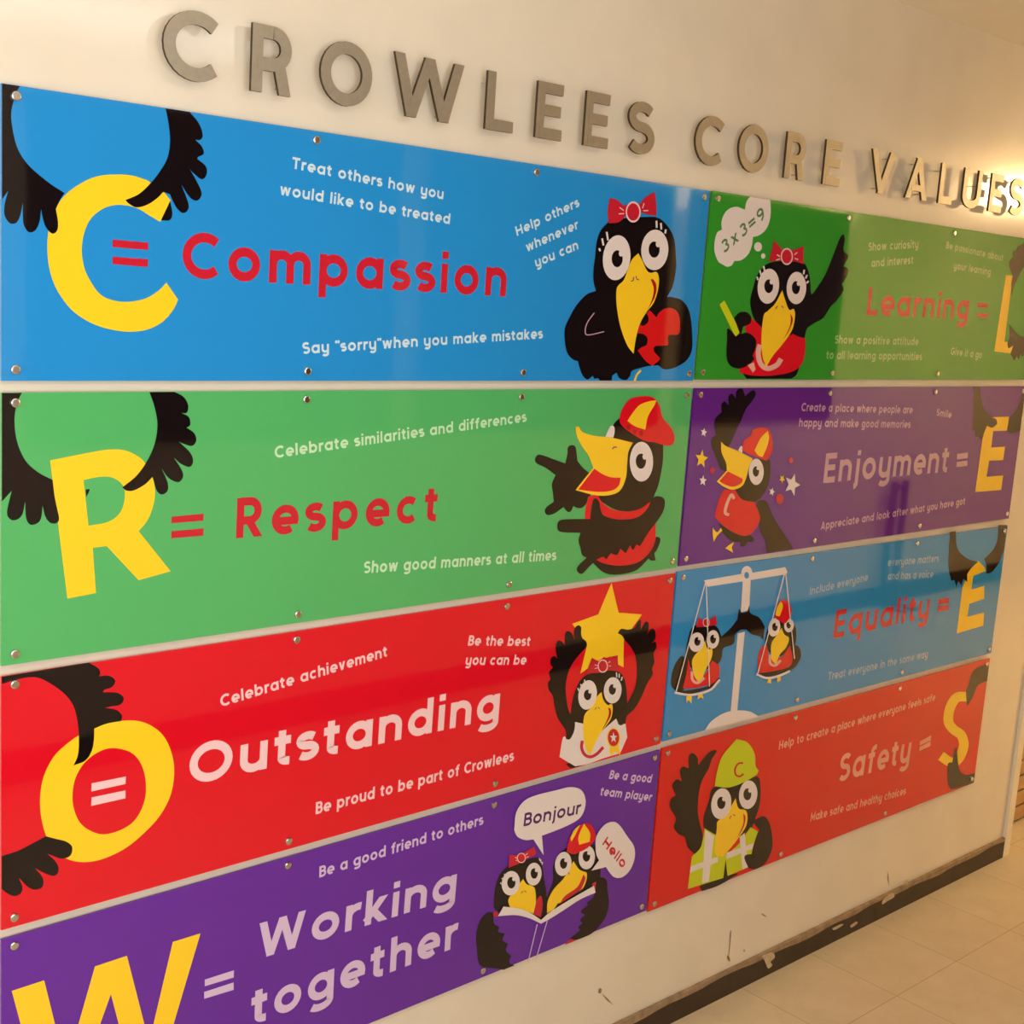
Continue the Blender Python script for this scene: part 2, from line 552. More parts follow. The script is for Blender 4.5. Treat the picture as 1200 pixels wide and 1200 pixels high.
# skirting: dark face, worn top edge with a ragged paint line
mb = MB(); mb.box((X0, 0, 0), (XC-.013, WY, .072), 0)
sk = structure(mb.build('baseboard_front', [M['skirt']]))
mb = MB()
rr = random.Random(3)
n = 150
xs = [X0+(XC-.013-X0)*i/n for i in range(n+1)]
wob = [.012+.003*math.sin(i*.37)+.0025*math.sin(i*1.13+1)+.002*rr.random() for i in range(n+1)]
for i in range(n):
    a, b = xs[i], xs[i+1]
    mb.add([(a, -.0006, .072-wob[i]), (b, -.0006, .072-wob[i+1]), (b, -.0006, .0727), (a, -.0006, .0727),
            (b, WY-.0005, .0732), (a, WY-.0005, .0732)], [(0, 1, 2, 3), (3, 2, 4, 5)])
mb.build('worn_edge', M['skirt_top'], sk)
def patch(name, m, parent, spec, y):
    mb = MB()
    P, C = parse(spec)
    pts = [W(p[0], p[1], y) for p in smooth(P, C, sub=3)]
    fill(mb, [pts])
    return mb.build(name, m, parent)
for sp in ('893,1120* 905,1116 908,1122 903,1127 905,1131 900,1135 897,1128', '1034,1056* 1042,1048 1047,1046* 1048,1051 1040,1056 1034,1060',
           '975,1088* 985,1083 988,1084 978,1090', '996,1085* 1003,1080 1005,1082 998,1087', '1059,1033* 1064,1031 1064,1035 1060,1036'):
    patch('paint_chip', M['chip'], sk, sp, -.0012)
for sp in ('702,1158* 705,1159 704,1164 701,1163', '705,1164* 712,1170 719,1178* 711,1172', '855.5,1091* 857,1092 855,1115 853,1127* 854.3,1112', '892,1070* 896,1072 899,1075* 894,1073',
           '871,1113* 873,1113 872,1116', '852,1119* 855,1122 856,1127* 852,1124', '1040,1020* 1041,1026 1042,1038* 1040,1030'):
    patch('scuff_mark', M['scuff'], wall, sp, WY-.0006)
mb = MB(); mb.box((X0, OY, 0), (X1, OY+.018, .12))
structure(mb.build('baseboard_back', M['skirt'], bevel=.003))
# a slim dark stand across the corridor, seen as two dark posts in the boards' reflection
st = thing('poster_stand', (6.56, OY+.12, 0), 'slim dark two-legged stand against the wall across the corridor', 'stand')
for x in (6.47, 6.60):
    mb = MB(); mb.box((x, OY+.05, .012), (x+.045, OY+.08, .80)); mb.build('post', M['skirt'], st, bevel=.004)
    mb = MB(); mb.box((x, OY+.03, .0005), (x+.045, OY+.24, .014)); mb.build('foot', M['skirt'], st, bevel=.004)
mb = MB(); mb.box((6.515, OY+.055, .74), (6.60, OY+.075, .78)); mb.build('crossbar', M['skirt'], st)

# ceiling lamps
def tube_lamp(x, y, lx, label, emit):
    t = thing('ceiling_lamp', (x, y, CZ), label, 'lamp')
    mb = MB(); mb.box((x-lx/2-.03, y-.1, CZ-.03), (x+lx/2+.03, y+.1, CZ-.0005)); mb.build('lamp_base', M['trim'], t, bevel=.006)
    for k in (-.35, .35):
        mb = MB(); mb.box((x+k*lx-.012, y-.012, CZ-.13), (x+k*lx+.012, y+.012, CZ-.03)); mb.build('hanger', M['trim'], t)
    mb = MB(); mb.box((x-lx/2, y-.08, CZ-.20), (x+lx/2, y+.08, CZ-.13)); mb.build('diffuser', emit, t, bevel=.02)
def dome_lamp(x, y, r, label, emit):
    t = thing('ceiling_lamp', (x, y, CZ), label, 'lamp')
    def lathe(prof):
        mb = MB(); n = 32
        vs = [(x+a*math.cos(2*math.pi*i/n), y+a*math.sin(2*math.pi*i/n), z) for a, z in prof for i in range(n)]
        fs = [(k*n+i, k*n+(i+1) % n, (k+1)*n+(i+1) % n, (k+1)*n+i) for k in range(len(prof)-1) for i in range(n)]
        mb.add(vs, fs)
        return mb
    lathe([(r+.025, CZ-.0005), (r+.025, CZ-.028), (r+.01, CZ-.035), (.02, CZ-.035), (.02, CZ-.13)]).build('lamp_base', M['trim'], t, recalc=True)
    lathe([(.001, CZ-.10)]+[(r*math.sin(a), CZ-.16+.06*math.cos(a)) for a in [math.pi*i/14 for i in range(1, 14)]]+[(.001, CZ-.22)]).build('diffuser', emit, t, recalc=True)
e_tube = mat('lit_white_diffuser', (240, 235, 225), .4, emis=TUBE_COL, estr=TUBE)
e_warm = mat('lit_warm_diffuser', (240, 220, 180), .4, emis=WARM_COL, estr=WARM)
e_warm_fill = mat('added_warm_fill_diffuser', (240, 220, 180), .4, emis=WARM_COL, estr=WARM*.9)  # for the added far lamp that brightens the wall mirrored in the boards
tube_lamp(.45, -1.3, 1.5, 'long white tube lamp on the ceiling opposite the first boards', e_tube)
dome_lamp(5.6, -1.32, .17, 'round warm dome lamp on the ceiling past the last steel letter, over the noticeboards', e_warm)
dome_lamp(7.2, -1.3, .17, 'added warm fill light shaped as a round dome on the ceiling, farthest down the corridor', e_warm_fill)
# noticeboards across the corridor, seen only in the boards' gloss
felt = mat('blue_felt', (38, 36, 60), .9, 0, .1, .15, 200)
for x0, x1, lab in ((1.05, 2.58, 'dark blue noticeboard across the corridor, nearest the window'), (2.74, 4.26, 'dark blue noticeboard across the corridor, between two others'),
                    (4.42, 5.77, 'dark blue noticeboard across the corridor, nearest the slim stand')):
    t = thing('noticeboard', ((x0+x1)/2, OY, FLOOR-.88), lab, 'noticeboard', 'noticeboards across the corridor')
    z0, z1 = FLOOR-.85, FLOOR+.25
    mb = MB(); mb.box((x0+.03, OY, z0), (x1-.03, OY+.02, z1)); mb.build('felt_panel', felt, t)
    mb = MB()
    for a, b in (((x0, OY, z0-.03), (x0+.03, OY+.03, z1+.03)), ((x1-.03, OY, z0-.03), (x1, OY+.03, z1+.03)),
                 ((x0+.03, OY, z0-.03), (x1-.03, OY+.03, z0)), ((x0+.03, OY, z1), (x1-.03, OY+.03, z1+.03))): mb.box(a, b)
    mb.build('frame', M['skirt'], t, bevel=.003)

# ------------------------------------------------------------------ the eight boards
bolt_me = None
def make_bolt(x, z, parent):
    global bolt_me
    if bolt_me is None:
        mb = MB(); n = 20
        prof = [(.0002, -.0048), (.0052, -.0048), (.0068, -.0040), (.0072, -.0028), (.0072, -.0004), (.0045, -.0004), (.0045, WY)]
        vs = [(a*math.cos(2*math.pi*i/n), y, a*math.sin(2*math.pi*i/n)) for a, y in prof for i in range(n)]
        fs = [(k*n+i, (k+1)*n+i, (k+1)*n+(i+1) % n, k*n+(i+1) % n) for k in range(len(prof)-1) for i in range(n)]
        mb.add(vs, fs)
        o = mb.build('fixing_bolt', M['bolt'], None, recalc=True)
        bolt_me = o.data
        bpy.data.objects.remove(o)
    o = bpy.data.objects.new('fixing_bolt', bolt_me)
    COL.objects.link(o)
    o.parent = parent
    o.location = Vector((x, 0, z))-parent.location
    return o

GRP = 'glossy value boards bolted to the corridor wall'
def board(x0, x1, z0, z1, slope, m, label):
    """slope: how far the board drops from its left to its right end"""
    z0 += FLOOR; z1 += FLOOR
    t = thing('sign_board', ((x0+x1)/2, 0, z0-abs(slope)), label, 'sign', GRP)
    w = x1-x0
    def zz(x, z): return z+slope*(x-x0)/w
    mb = MB()
    vs = []
    for y in (0, .005):
        vs += [(x0, y, zz(x0, z0)), (x1, y, zz(x1, z0)), (x1, y, zz(x1, z1)), (x0, y, zz(x0, z1))]
    mb.add(vs, [(0, 1, 2, 3), (5, 4, 7, 6), (0, 4, 5, 1), (1, 5, 6, 2), (2, 6, 7, 3), (3, 7, 4, 0)])
    mb.build('board', m, t)
    for i in range(4):
        x = x0+.020+(w-.040)*i/3
        for z in (z0+.017, z1-.015):
            make_bolt(x, zz(x, z), t)
    return t, (x0+.0005, x1-.0005, z0+min(0, slope)+.0005, z1+max(0, slope)-.0005)

# --- Compassion
bC, kC = board(0, 1.591, -.4243, 0, 0, M['blue'], 'blue sign board with yellow C and red Compassion, top of the left column')
a = Art(bC, Crop(0, 80, 4), kC)
a.shape('initial_letter', M['yellow'], '690,525* 620,503 540,498 450,508 370,545 300,600 255,670 228,760 222,850 232,940 258,1020 300,1090 350,1145 420,1190 500,1220 600,1235 690,1225 760,1190 810,1135 835,1085* 780,1005* 740,1045 680,1080 600,1095 530,1088 470,1060 425,1000 395,935 383,850 395,770 430,700 490,655 560,640 640,655 700,690 750,720* 800,620* 765,575*')
a.shape('wing_print', M['black'], '4,66* 95,78* 75,120 55,190 55,260 80,370 130,450 220,530 302,585* 280,620 262,660* 272,720 268,760 245,775 215,745 200,700 193,660* 185,720 165,760 135,768 112,735 107,690 107,630* 95,690 75,725 45,725 22,690 22,640 38,575* 10,615* 0,640*')
a.shape('wing_print', M['black'], '775,180* 880,195* 930,255 950,310 940,335 915,335* 945,365 955,400 930,415 925,425* 965,460 968,500 945,520 905,490 888,470* 930,545 945,590 925,620 890,605 850,545* 882,630 880,665 855,678 825,650 800,600* 795,590 765,580* 735,610 690,640 640,652 605,635 588,618* 650,590 700,545 745,490 785,420 797,340 790,260', '797,622* 808,680 795,712 755,712* 775,670')
a.shape('equals_sign', M['ired'], '528,803* 695,817* 695,852* 527,838*', '527,883* 694,895* 693,932* 527,918*')
lettering('title_lettering', bC, 'Compassion', (212.6, 325), (592.9, 347.6), 54, M['ired'], .19, .17)
lettering('motto_lettering', bC, 'Treat others how you', (341.8, 197.2), (519.3, 233.6), 13.6, M['ice'])
lettering('motto_lettering', bC, 'would like to be treated', (327.5, 228), (527, 262.7), 13.6, M['ice'])
lettering('motto_lettering', bC, 'Help others', (605.8, 276.7), (679.2, 241.5), 12, M['ice'])
lettering('motto_lettering', bC, 'whenever', (617.5, 295.4), (678, 267.7), 12, M['ice'])
lettering('motto_lettering', bC, 'you can', (628.1, 313.5), (678.1, 291.7), 12, M['ice'])
lettering('motto_lettering', bC, 'Say \u201csorry\u201dwhen you make mistakes', (354.5, 414.9), (635.8, 396.5), 13.6, M['ice'])
a.use(Crop(660, 220, 5.217))
bd = a.shape('bird_print', M['black'], '280,205* 230,260 205,330 195,420 185,500 185,570 200,630* 140,655 80,720 40,790 10,860 10,940 25,1010 60,1050 90,1060* 100,1100 120,1150 150,1172 180,1150* 190,1168* 215,1165* 230,1180 290,1180 300,1150* 325,1130* 345,1165 385,1175 410,1150* 420,1120 460,1105 520,1090* 580,1085* 620,1110 680,1100 750,1060 785,1000 790,920 780,800 760,730 720,685 660,668 635,668* 670,600 690,500 690,420 680,320 650,250 600,195 560,178* 450,180 350,190')
a.shape('heart_print', M['scarlet'], '530,750* 570,792* 590,760 640,735 690,750 712,800 712,880 695,900* 650,900 640,920 640,960 600,965 560,970 555,1000 580,1030 590,1050 545,1090* 500,1055 455,995* 480,975 510,960 515,920 490,895 455,890* 470,840 490,845 520,820 520,790 510,770*')
a.line('wing_line_print', M['mauve'], 6, '190,765 150,820 135,870 150,900 250,880')
a.line('foot_print', M['yellow'], 12, '475,1115 450,1145 435,1185')
a.shape('beak_print', M['yellow'], '460,400* 485,450 515,510 540,520 570,515 585,550 580,620 555,700 510,760 470,830 445,920 430,1015* 390,960 350,850 328,730 325,640 335,600 370,565 395,500 420,440', parent=bd)
a.shape('mouth_print', M['dred'], '535,560* 552,562 570,600 560,670 510,757* 540,690 554,620', parent=bd)
a.line('nostril_print', M['grape'], 6, '415,572 428,565 430,545', '445,540 452,560 465,562', parent=bd)
a.eye(bd, 327, 428, 84, 138, 6, 330, 434, 34, 52, 354, 402)
a.eye(bd, 560, 380, 83, 124, 3, 556, 378, 34, 50, 580, 346)
a.lashes(bd, 11, '220,370 226,388', '238,310 246,352', '266,270 274,322', '570,202 572,245', '598,215 600,255', '628,255 623,280')
a.bow(bd, '285,62* 330,75 370,110* 385,105 425,88 470,100* 500,60 560,25* 570,100 570,172* 520,165 475,150* 440,205 410,205 385,170* 340,210 278,218* 272,140', 428, 148, 46, 65, 6, ('345,120 370,140', '340,160 372,158', '485,125 495,95', '490,140 520,140'))

# --- Respect
bR, kR = board(0, 1.591, -.8623, -.4418, 0, M['green'], 'green sign board with yellow R and red Respect, second in the left column')
a = Art(bR, Crop(0, 300, 4), kR)
a.shape('initial_letter', M['yellow'], '235,958* 400,925* 500,908 580,910 640,935 680,970 715,1040 727,1110 715,1180 690,1240 650,1290* 800,1478* 650,1520* 500,1360* 435,1368* 450,1580* 316,1606*', holes=['392,1050* 470,1035 530,1040 575,1075 585,1130 565,1200 510,1245 415,1265*'])
a.shape('wing_print', M['black'], '4,636* 105,636* 80,690 68,770 80,870 120,960 180,1015 247,1050* 255,1120 267,1180* 277,1230 265,1252 235,1250 212,1220 200,1170* 192,1230 170,1255 140,1258 122,1225 118,1150* 105,1210 80,1235 50,1235 33,1200 55,1100* 10,1150* 4,1100*', '402,1095* 420,1095 405,1130*')
a.shape('wing_print', M['black'], '700,636* 815,636* 860,660 882,700 875,735 850,735* 885,755 892,790 875,805* 910,830 920,865 900,890 860,880 838,870* 890,920 905,960 890,988 850,975 815,945* 850,1000 858,1035 835,1060 790,1040 757,995* 785,1060 785,1100 760,1118 735,1100 720,1050 715,1035* 680,1070 630,1098 595,1100 573,1085* 640,1030 690,960 725,880 738,790 725,710')
a.use(Crop(0, 560, 4))
a.shape('equals_sign', M['ired'], '805,182* 955,168* 953,201* 803,213*', '803,250* 955,237* 953,271* 803,284*')
lettering('title_lettering', bR, 'Respect', (276, 631), (512, 610.5), 47, M['ired'], .19, .2)
lettering('motto_lettering', bR, 'Celebrate similarities and differences', (322, 537), (616.8, 494), 14, M['mint'])
lettering('motto_lettering', bR, 'Show good manners at all times', (426, 672), (651.2, 656.4), 14, M['mint'])
a.use(Crop(600, 440, 4.8))
bd = a.shape('bird_print', M['black'], '605,240* 570,280 555,370 600,450 560,600 480,680 520,720 600,760 700,760 770,720 815,640 840,540 850,460 850,370*', '450,1050* 470,1020 600,1062 700,1050 760,1010* 790,1000 740,1060 690,1100 600,1120 520,1110', '760,1020* 800,920 825,910 835,930 815,980 800,1000* 808,1040* 780,1040')
a.shape('hand_print', M['black'], '130,470 145,447 175,450 230,470 300,495* 312,440 315,405 335,392 358,405 368,480* 400,520 450,560* 440,690* 400,740 370,745 345,735* 330,765 310,765 290,740* 240,775 200,785 185,765 195,740 235,710* 230,660 225,610 245,560* 190,520 140,495', parent=bd)
a.shape('shirt_print', M['red'], '430,680* 480,670* 505,710 560,750 640,765 720,750 790,700* 830,740* 810,830 805,930 770,1000 700,1055 600,1070 510,1055 465,1030* 420,900 410,800 415,740', parent=bd)
a.shape('neck_print', M['black'], '500,660* 520,700 560,735 640,750 700,745 780,690* 700,600*', parent=bd)
a.shape('wing_print', M['black'], '790,690 830,680 858,700 855,750 830,800 770,880 720,960* 700,950* 680,980 665,955* 640,1000* 610,975* 590,1010 555,1000* 530,1035* 510,1020 470,1040* 430,1080 395,1115 370,1105 370,1075 420,1025* 395,1010 385,970 375,930 385,885* 275,880 255,850 270,815 340,808 440,808* 445,750 455,705 470,690 490,710 500,760* 520,790 600,810 700,800 760,750', parent=bd)
a.shape('beak_print', M['yellow'], '358,290* 375,288 400,320 470,340 560,350 680,378* 655,430 648,500 640,580 605,650 540,675 460,672 358,645* 400,590 458,520* 430,450 395,400 365,340', parent=bd)
a.shape('mouth_print', M['red'], '463,524* 510,555 560,573 612,575* 600,620 560,648 480,655 372,642*', parent=bd)
a.line('nostril_print', M['grape'], 6, '565,415 575,403 590,405', parent=bd)
a.eye(bd, 728, 485, 66, 112, 0, 725, 482, 29, 43, 746, 458)
a.shape('eye_print', M['white'], '525,345* 545,300 560,282 575,290 577,320 570,350*', parent=bd)
cp = a.shape('cap_print', M['red'], '605,240* 620,190 660,135 720,118 790,122 830,170 850,240 900,300 915,350 905,385 870,395 800,375* 740,365 650,310 610,270', parent=bd)
a.shape('cap_panel_print', M['yellow'], '812,140* 775,145 720,165 680,210 650,255* 690,285 750,305* 765,230 800,170', parent=bd)
a.shape('cap_hole_print', M['dred'], ell(655, 292, 10, 15), ell(690, 318, 10, 15), ell(727, 325, 10, 15), parent=bd)

# --- Outstanding
bO, kO = board(0, 1.589, -1.2985, -.8790, .003, M['red'], 'red sign board with yellow O and white Outstanding, third in the left column')
a = Art(bO, Crop(0, 760, 4), kO)
a.shape('initial_letter', M['yellow'], '440,372 500,350 580,338 660,342 730,375 780,430 812,520 815,610 795,700 745,790 670,870 590,935 500,980 420,1000 340,995 270,960 225,900 195,800 188,700 205,600 250,510 310,450 380,400', holes=['540,467 610,485 655,530 680,600 682,690 655,770 610,825 540,860 470,870 400,840 360,790 340,710 350,620 385,550 430,505 485,475'])
a.shape('wing_print', M['black'], '0,134* 415,66* 460,92 470,118 462,130* 510,128 540,150 525,180 490,193 482,205* 550,208 580,232 565,262 520,272 492,278* 545,288 572,315 567,340* 500,352 442,375* 440,430 430,480 400,525 345,548* 365,500 370,430 365,350 345,270 300,210 230,160 170,135 100,140 4,168*')
a.shape('wing_print', M['black'], '0,975* 80,950 150,915 215,880* 260,892 310,905 338,930 330,970 290,985 250,972 222,962* 262,1000 275,1040 255,1065 215,1055 165,1030* 200,1075 200,1115 170,1130 135,1120 88,1075* 105,1120 95,1150 65,1160 30,1145 0,1120*')
a.shape('equals_sign', M['pink'], '430,632* 590,600* 588,635* 428,670*', '430,698* 588,665* 588,702* 427,738*')
lettering('title_lettering', bO, 'Outstanding', (220.5, 920.5), (584.5, 841.5), 46.5, M['pink'], .19, .14)
lettering('motto_lettering', bO, 'Celebrate achievement', (258.6, 828.6), (453.8, 769), 14, M['pink'])
lettering('motto_lettering', bO, 'Be the best', (548, 756.4), (620.5, 757), 11.8, M['pink'])
lettering('motto_lettering', bO, 'you can be', (545, 779.4), (616, 778.8), 11.8, M['pink'])
lettering('motto_lettering', bO, 'Be proud to be part of Crowlees', (369.8, 954.4), (601.7, 891.3), 14, M['pink'])
a.use(Crop(630, 670, 5))
a.shape('star_print', M['yellow'], '433,65* 475,240* 612,250* 505,400* 503,560* 390,500* 250,597* 290,430* 203,305* 355,250*')
bd = a.shape('bird_print', M['black'], '190,880* 200,780 220,700 255,630 310,595 400,580 470,585 505,620 522,700 525,800 515,890* 400,950 260,920', '165,1125* 200,1150 280,1128* 240,1110')
a.shape('shirt_print', M['white'], '220,880* 265,890* 300,1000 380,930 460,860* 480,895 515,890* 525,970* 490,1050 480,1065* 380,1095 300,1125 220,1140* 128,1085* 150,970 180,985* 205,950', parent=bd)
a.shape('arm_print', M['black'], '255,325 255,365 262,390* 285,410 285,440 250,480 210,530 180,590 165,670 170,750 185,820 220,870* 215,930 190,980 165,980* 165,930 120,860 100,790 90,730 65,690 62,650 75,630 68,590 90,560* 75,540 80,505 100,495 115,510* 105,450 115,410 135,405 160,430* 160,370 175,348 200,360 215,400* 215,340 235,315', parent=bd)
a.shape('arm_print', M['black'], '470,360* 490,335 530,340 570,330* 590,290 605,285 605,340* 630,295 650,300 650,340 640,370* 665,335 688,345 690,390 670,420* 690,410 697,440 680,480 685,530 670,570 675,600 640,660 610,730 570,800 520,850 500,895 475,895 465,860* 520,780 570,680 583,590 575,500 545,440 510,400* 495,375', parent=bd)
a.line('collar_print', M['ired'], 18, '262,990 258,1030 275,1070 310,1085 350,1065 385,1028', parent=bd)
rs = a.shape('rosette_print', M['yellow'], ell(445, 975, 40, 60), '430,1020* 475,1015* 485,1075* 455,1055 430,1080* 420,1050', parent=bd)
a.shape('rosette_centre_print', M['ired'], ell(445, 972, 33, 51), parent=bd)
a.shape('rosette_star_print', M['white'], [(445+(22 if i % 2 == 0 else 9)*math.sin(i*math.pi/5), 972-(33 if i % 2 == 0 else 13)*math.cos(i*math.pi/5)) for i in range(10)], parent=bd)
a.shape('beak_print', M['yellow'], '375,705* 385,750 410,780 435,775 440,810 430,860 400,905 370,945 335,1010 310,1075* 285,1040 268,960 268,880 280,830 320,790 350,730', parent=bd)
a.shape('mouth_print', M['dred'], '412,797* 428,805 426,850 372,940* 410,860 418,820', parent=bd)
a.line('nostril_print', M['grape'], 4, '335,808 345,795', '352,792 365,803', parent=bd)
a.eye(bd, 293, 722, 54, 87, 8, 293, 722, 22, 31)
a.eye(bd, 440, 695, 52, 77, 4, 438, 690, 21, 31)
a.lashes(bd, 7, '235,682 242,698', '252,658 260,680', '275,632 278,658', '462,590 464,618', '478,597 478,622', '496,615 490,638')
a.bow(bd, '318,505* 365,525 400,505 470,490* 468,580 420,570 375,590 285,595*', 382, 553, 30, 39, 4, ('335,545 350,550', '335,568 350,563', '415,535 425,525', '418,552 430,552'))

# --- Working together
bW, kW = board(0, 1.590, -1.7290, -1.3150, .004, M['purple'], 'purple sign board with yellow W and white Working together, lowest in the left column')
a = Art(bW, Crop(0, 1080, 4), kW)
a.shape('initial_letter', M['yellow'], '55,325* 207,275* 309,686* 445,210* 595,160* 699,567* 810,95* 940,55* 757,672* 617,715* 520,340* 359,790* 193,842*')
a.shape('equals_sign', M['lilac'], '960,272* 1097,228* 1095,262* 960,303*', '957,330* 1095,285* 1095,320* 957,362*')
lettering('title_lettering', bW, 'Working', (300.2, 1124.8), (533.8, 1052), 41.5, M['lilac'], .19, .13)
lettering('title_lettering', bW, 'together', (293.8, 1202), (534.4, 1110), 42, M['lilac'], .19, .15)
lettering('motto_lettering', bW, 'Be a good friend to others', (374, 1028.6), (566, 966), 13, M['lilac'])
lettering('motto_lettering', bW, 'Be a good', (713.3, 912.5), (762.5, 917.3), 10.3, M['lilac'])
lettering('motto_lettering', bW, 'team player', (702.5, 932), (762.5, 938.8), 10.3, M['lilac'])
a.use(Crop(540, 920, 5))
bl = a.shape('bird_print', M['black'], '195,720 195,660 202,600 225,530 270,480 340,450 410,430 460,430 480,490 490,560 500,620 505,700 490,800* 470,800* 380,760 220,745*')
br_ = a.shape('bird_print', M['black'], '540,560 540,480 570,410 620,370 700,350 780,350 800,400 810,440 820,530 800,600* 700,640 600,700 520,760 500,790* 500,740 505,660')
a.shape('sleeve_print', M['ired'], '185,748* 215,740* 218,768* 200,778*', '770,578* 800,562* 797,612* 772,618*', '605,942* 640,905 735,888* 665,918')
a.shape('wing_print', M['black'], '190,745* 150,750 110,800 90,880 95,960 105,1040 130,1065 200,1075 270,1085* 330,1062* 285,1040 295,1000* 265,970 275,930* 245,910 258,870* 220,860 225,830* 195,810', parent=bl)
a.shape('wing_print', M['black'], '795,560* 825,540 855,560 860,620 868,690 850,770 800,840 750,880 680,905 640,900* 700,850* 690,830 715,810* 700,790 730,760* 705,740 750,700* 740,690 780,650', parent=br_)
a.shape('beak_print', M['yellow'], '365,550* 385,580 415,590 435,610 440,680 430,755* 370,735 290,720* 278,680 290,650 325,625 345,580', parent=bl)
a.shape('scarf_print', M['ired'], '445,670* 470,650 480,700 468,775* 425,755*', parent=bl)
a.shape('beak_print', M['yellow'], '660,445* 690,490 715,505 738,515 735,560 710,610 650,640 580,690 570,690* 545,730* 505,752* 510,680 545,610 600,550 635,490', parent=br_)
a.shape('mouth_print', M['ired'], '718,522* 730,550 705,612* 580,697* 610,650 680,600 708,550', parent=br_)
a.line('nostril_print', M['grape'], 4, '352,635 365,622', '372,620 384,628', parent=bl)
a.line('nostril_print', M['grape'], 4, '615,520 622,508', '632,510 636,524', parent=br_)
a.eye(bl, 293, 575, 53, 72, 8, 296, 572, 24, 34)
a.eye(bl, 427, 522, 46, 67, 5, 430, 518, 21, 31)
a.eye(br_, 600, 462, 48, 71, 8, 602, 460, 21, 31)
a.eye(br_, 738, 424, 48, 70, 5, 736, 418, 22, 31)
a.lashes(bl, 6, '232,570 238,582', '240,545 250,558', '255,520 262,540', '460,428 464,445', '468,435 470,455', '478,450 476,466')
a.bow(bl, '285,410* 335,410 370,395 430,360* 438,405 390,430 340,460 280,485*', 355, 427, 26, 30, 4, ('318,425 330,428', '322,442 332,440', '380,410 392,400', '384,424 398,420'))
a.shape('cap_print', M['red'], '620,390* 635,320 670,260 720,225 765,235 790,290 780,330 740,370 690,395 660,405', parent=br_)
a.shape('cap_panel_print', M['yellow'], '722,226* 690,300 693,350* 755,332* 757,280', '642,310* 665,262 700,232* 672,290 648,332*', parent=br_)
bk = a.shape('book_print', M['white'], '250,712* 330,722 400,745 470,790* 470,812* 400,780 320,762 218,768*', '470,790* 530,740 640,670 780,590* 790,630* 700,670 600,735 520,785 470,812*')
a.line('book_spine_print', M['lilac'], 5, [(448, 815), (392, 1045)], [(507, 795), (440, 1022)], parent=bk)
sb = a.shape('speech_bubble_print', M['white'], '315,240 325,160 370,95 440,60 560,30 640,12 700,25 728,70 728,130 700,190 640,230 560,265 475,297* 485,410* 425,318* 380,322 335,305 315,270')
yb = a._y()
lettering('speech_lettering', sb, 'Bonjour', (612, 968), (678.6, 953), 15, M['grape'], .17, .1, y=yb)
sb = a.shape('speech_bubble_print', M['white'], '790,370 795,300 840,235 890,215 930,235 975,300 1015,360 1018,430 990,500 945,540 900,540 870,510 850,480* 765,502* 810,440* 795,410')
yb = a._y()
lettering('speech_lettering', sb, 'Hello', (704.4, 988.6), (728.5, 1017.6), (709.5, 978.2), M['ired'], .18, .1, y=yb)

# --- Learning
bL, kL = board(1.600, 3.205, -.4218, .001, 0, M['leaf'], 'grass green sign board with red Learning, top of the right column')
a = Art(bL, Crop(980, 220, 5.4545), kL)
a.shape('initial_letter', M['yellow'], '1085,558* 1128,563* 1075,985* 1170,985* 1160,1065* 1010,1045*')
a.shape('wing_print', M['black'], '1290,330* 1230,340 1165,375 1155,400* 1130,410 1130,440* 1110,465 1105,500* 1115,530 1127,562* 1118,620 1120,690* 1140,620 1170,560 1200,500 1260,420* 1300,400*')
a.shape('wing_print', M['black'], '1105,870* 1130,905 1165,940 1200,950 1260,940* 1260,1070* 1200,1075 1190,1090* 1180,1060* 1165,1100* 1155,1070* 1140,1110* 1125,1080 1112,1065* 1130,1010* 1115,1020* 1100,1025 1095,990 1108,950')
a.shape('equals_sign', M['ired'], '905,736* 970,742* 967,768* 903,762*', '905,802* 970,806* 966,832* 900,828*')
lettering('title_lettering', bL, 'Learning', (1015, 368.9), (1134, 374.2), 32, M['ired'], .175, .14)
lettering('motto_lettering', bL, 'Show curiosity', (1017.5, 294), (1076, 290.5), 9.6, M['faint'])
lettering('motto_lettering', bL, 'and interest', (1021, 313), (1070, 309), 9.6, M['faint'])
lettering('motto_lettering', bL, 'Be passionate about', (1108.3, 291), (1175, 306), 8.5, M['faint'])
lettering('motto_lettering', bL, 'your learning', (1117.5, 315), (1160.6, 322.7), 8.5, M['faint'])
lettering('motto_lettering', bL, 'Show a positive attitude', (978, 402.5), (1076, 404.5), 9.6, M['faint'])
lettering('motto_lettering', bL, 'to all learning opportunities', (968, 420.5), (1080, 422), 9.6, M['faint'])
lettering('motto_lettering', bL, 'Give it a go', (1113.7, 415.5), (1150, 420), 8.6, M['faint'])
a.use(Crop(800, 210, 4.8))
tb = a.shape('thought_bubble_print', M['white'], '250,492 225,480 200,462 180,410 180,350 195,300 220,285* 220,230 250,175 300,155 350,172* 360,125 390,92 440,80 485,100 495,150 492,220 470,280 430,315 395,325* 390,370 370,420 330,455 290,460* 275,485', ell(424, 380, 22, 26), ell(453, 432, 12, 15))
yb = a._y()
lettering('thought_lettering', tb, '3x3=9', (848, 297.4), (896.5, 255), (843.5, 284.5), M['fern'], .15, .2, y=yb)
bd = a.shape('bird_print', M['black'], '380,690 400,600 420,540 470,480 550,460 650,465 690,480 715,550 722,640 735,642* 800,540 850,420 885,330 905,312 912,340 905,400 932,430 915,470 905,490* 932,510 915,560 895,590* 905,620 890,650 860,690 830,720 790,780 740,810 700,840 685,895* 600,900 500,880 440,830 400,780', '335,1090* 450,1100 560,1090 660,1045* 640,1100 610,1122* 360,1122*')
a.shape('shirt_print', M['red'], '385,780* 440,830 480,900 560,900 620,870* 650,885* 690,895* 690,960 670,1040 610,1085 500,1105 400,1105 345,1095* 320,1070 370,900 350,840', parent=bd)
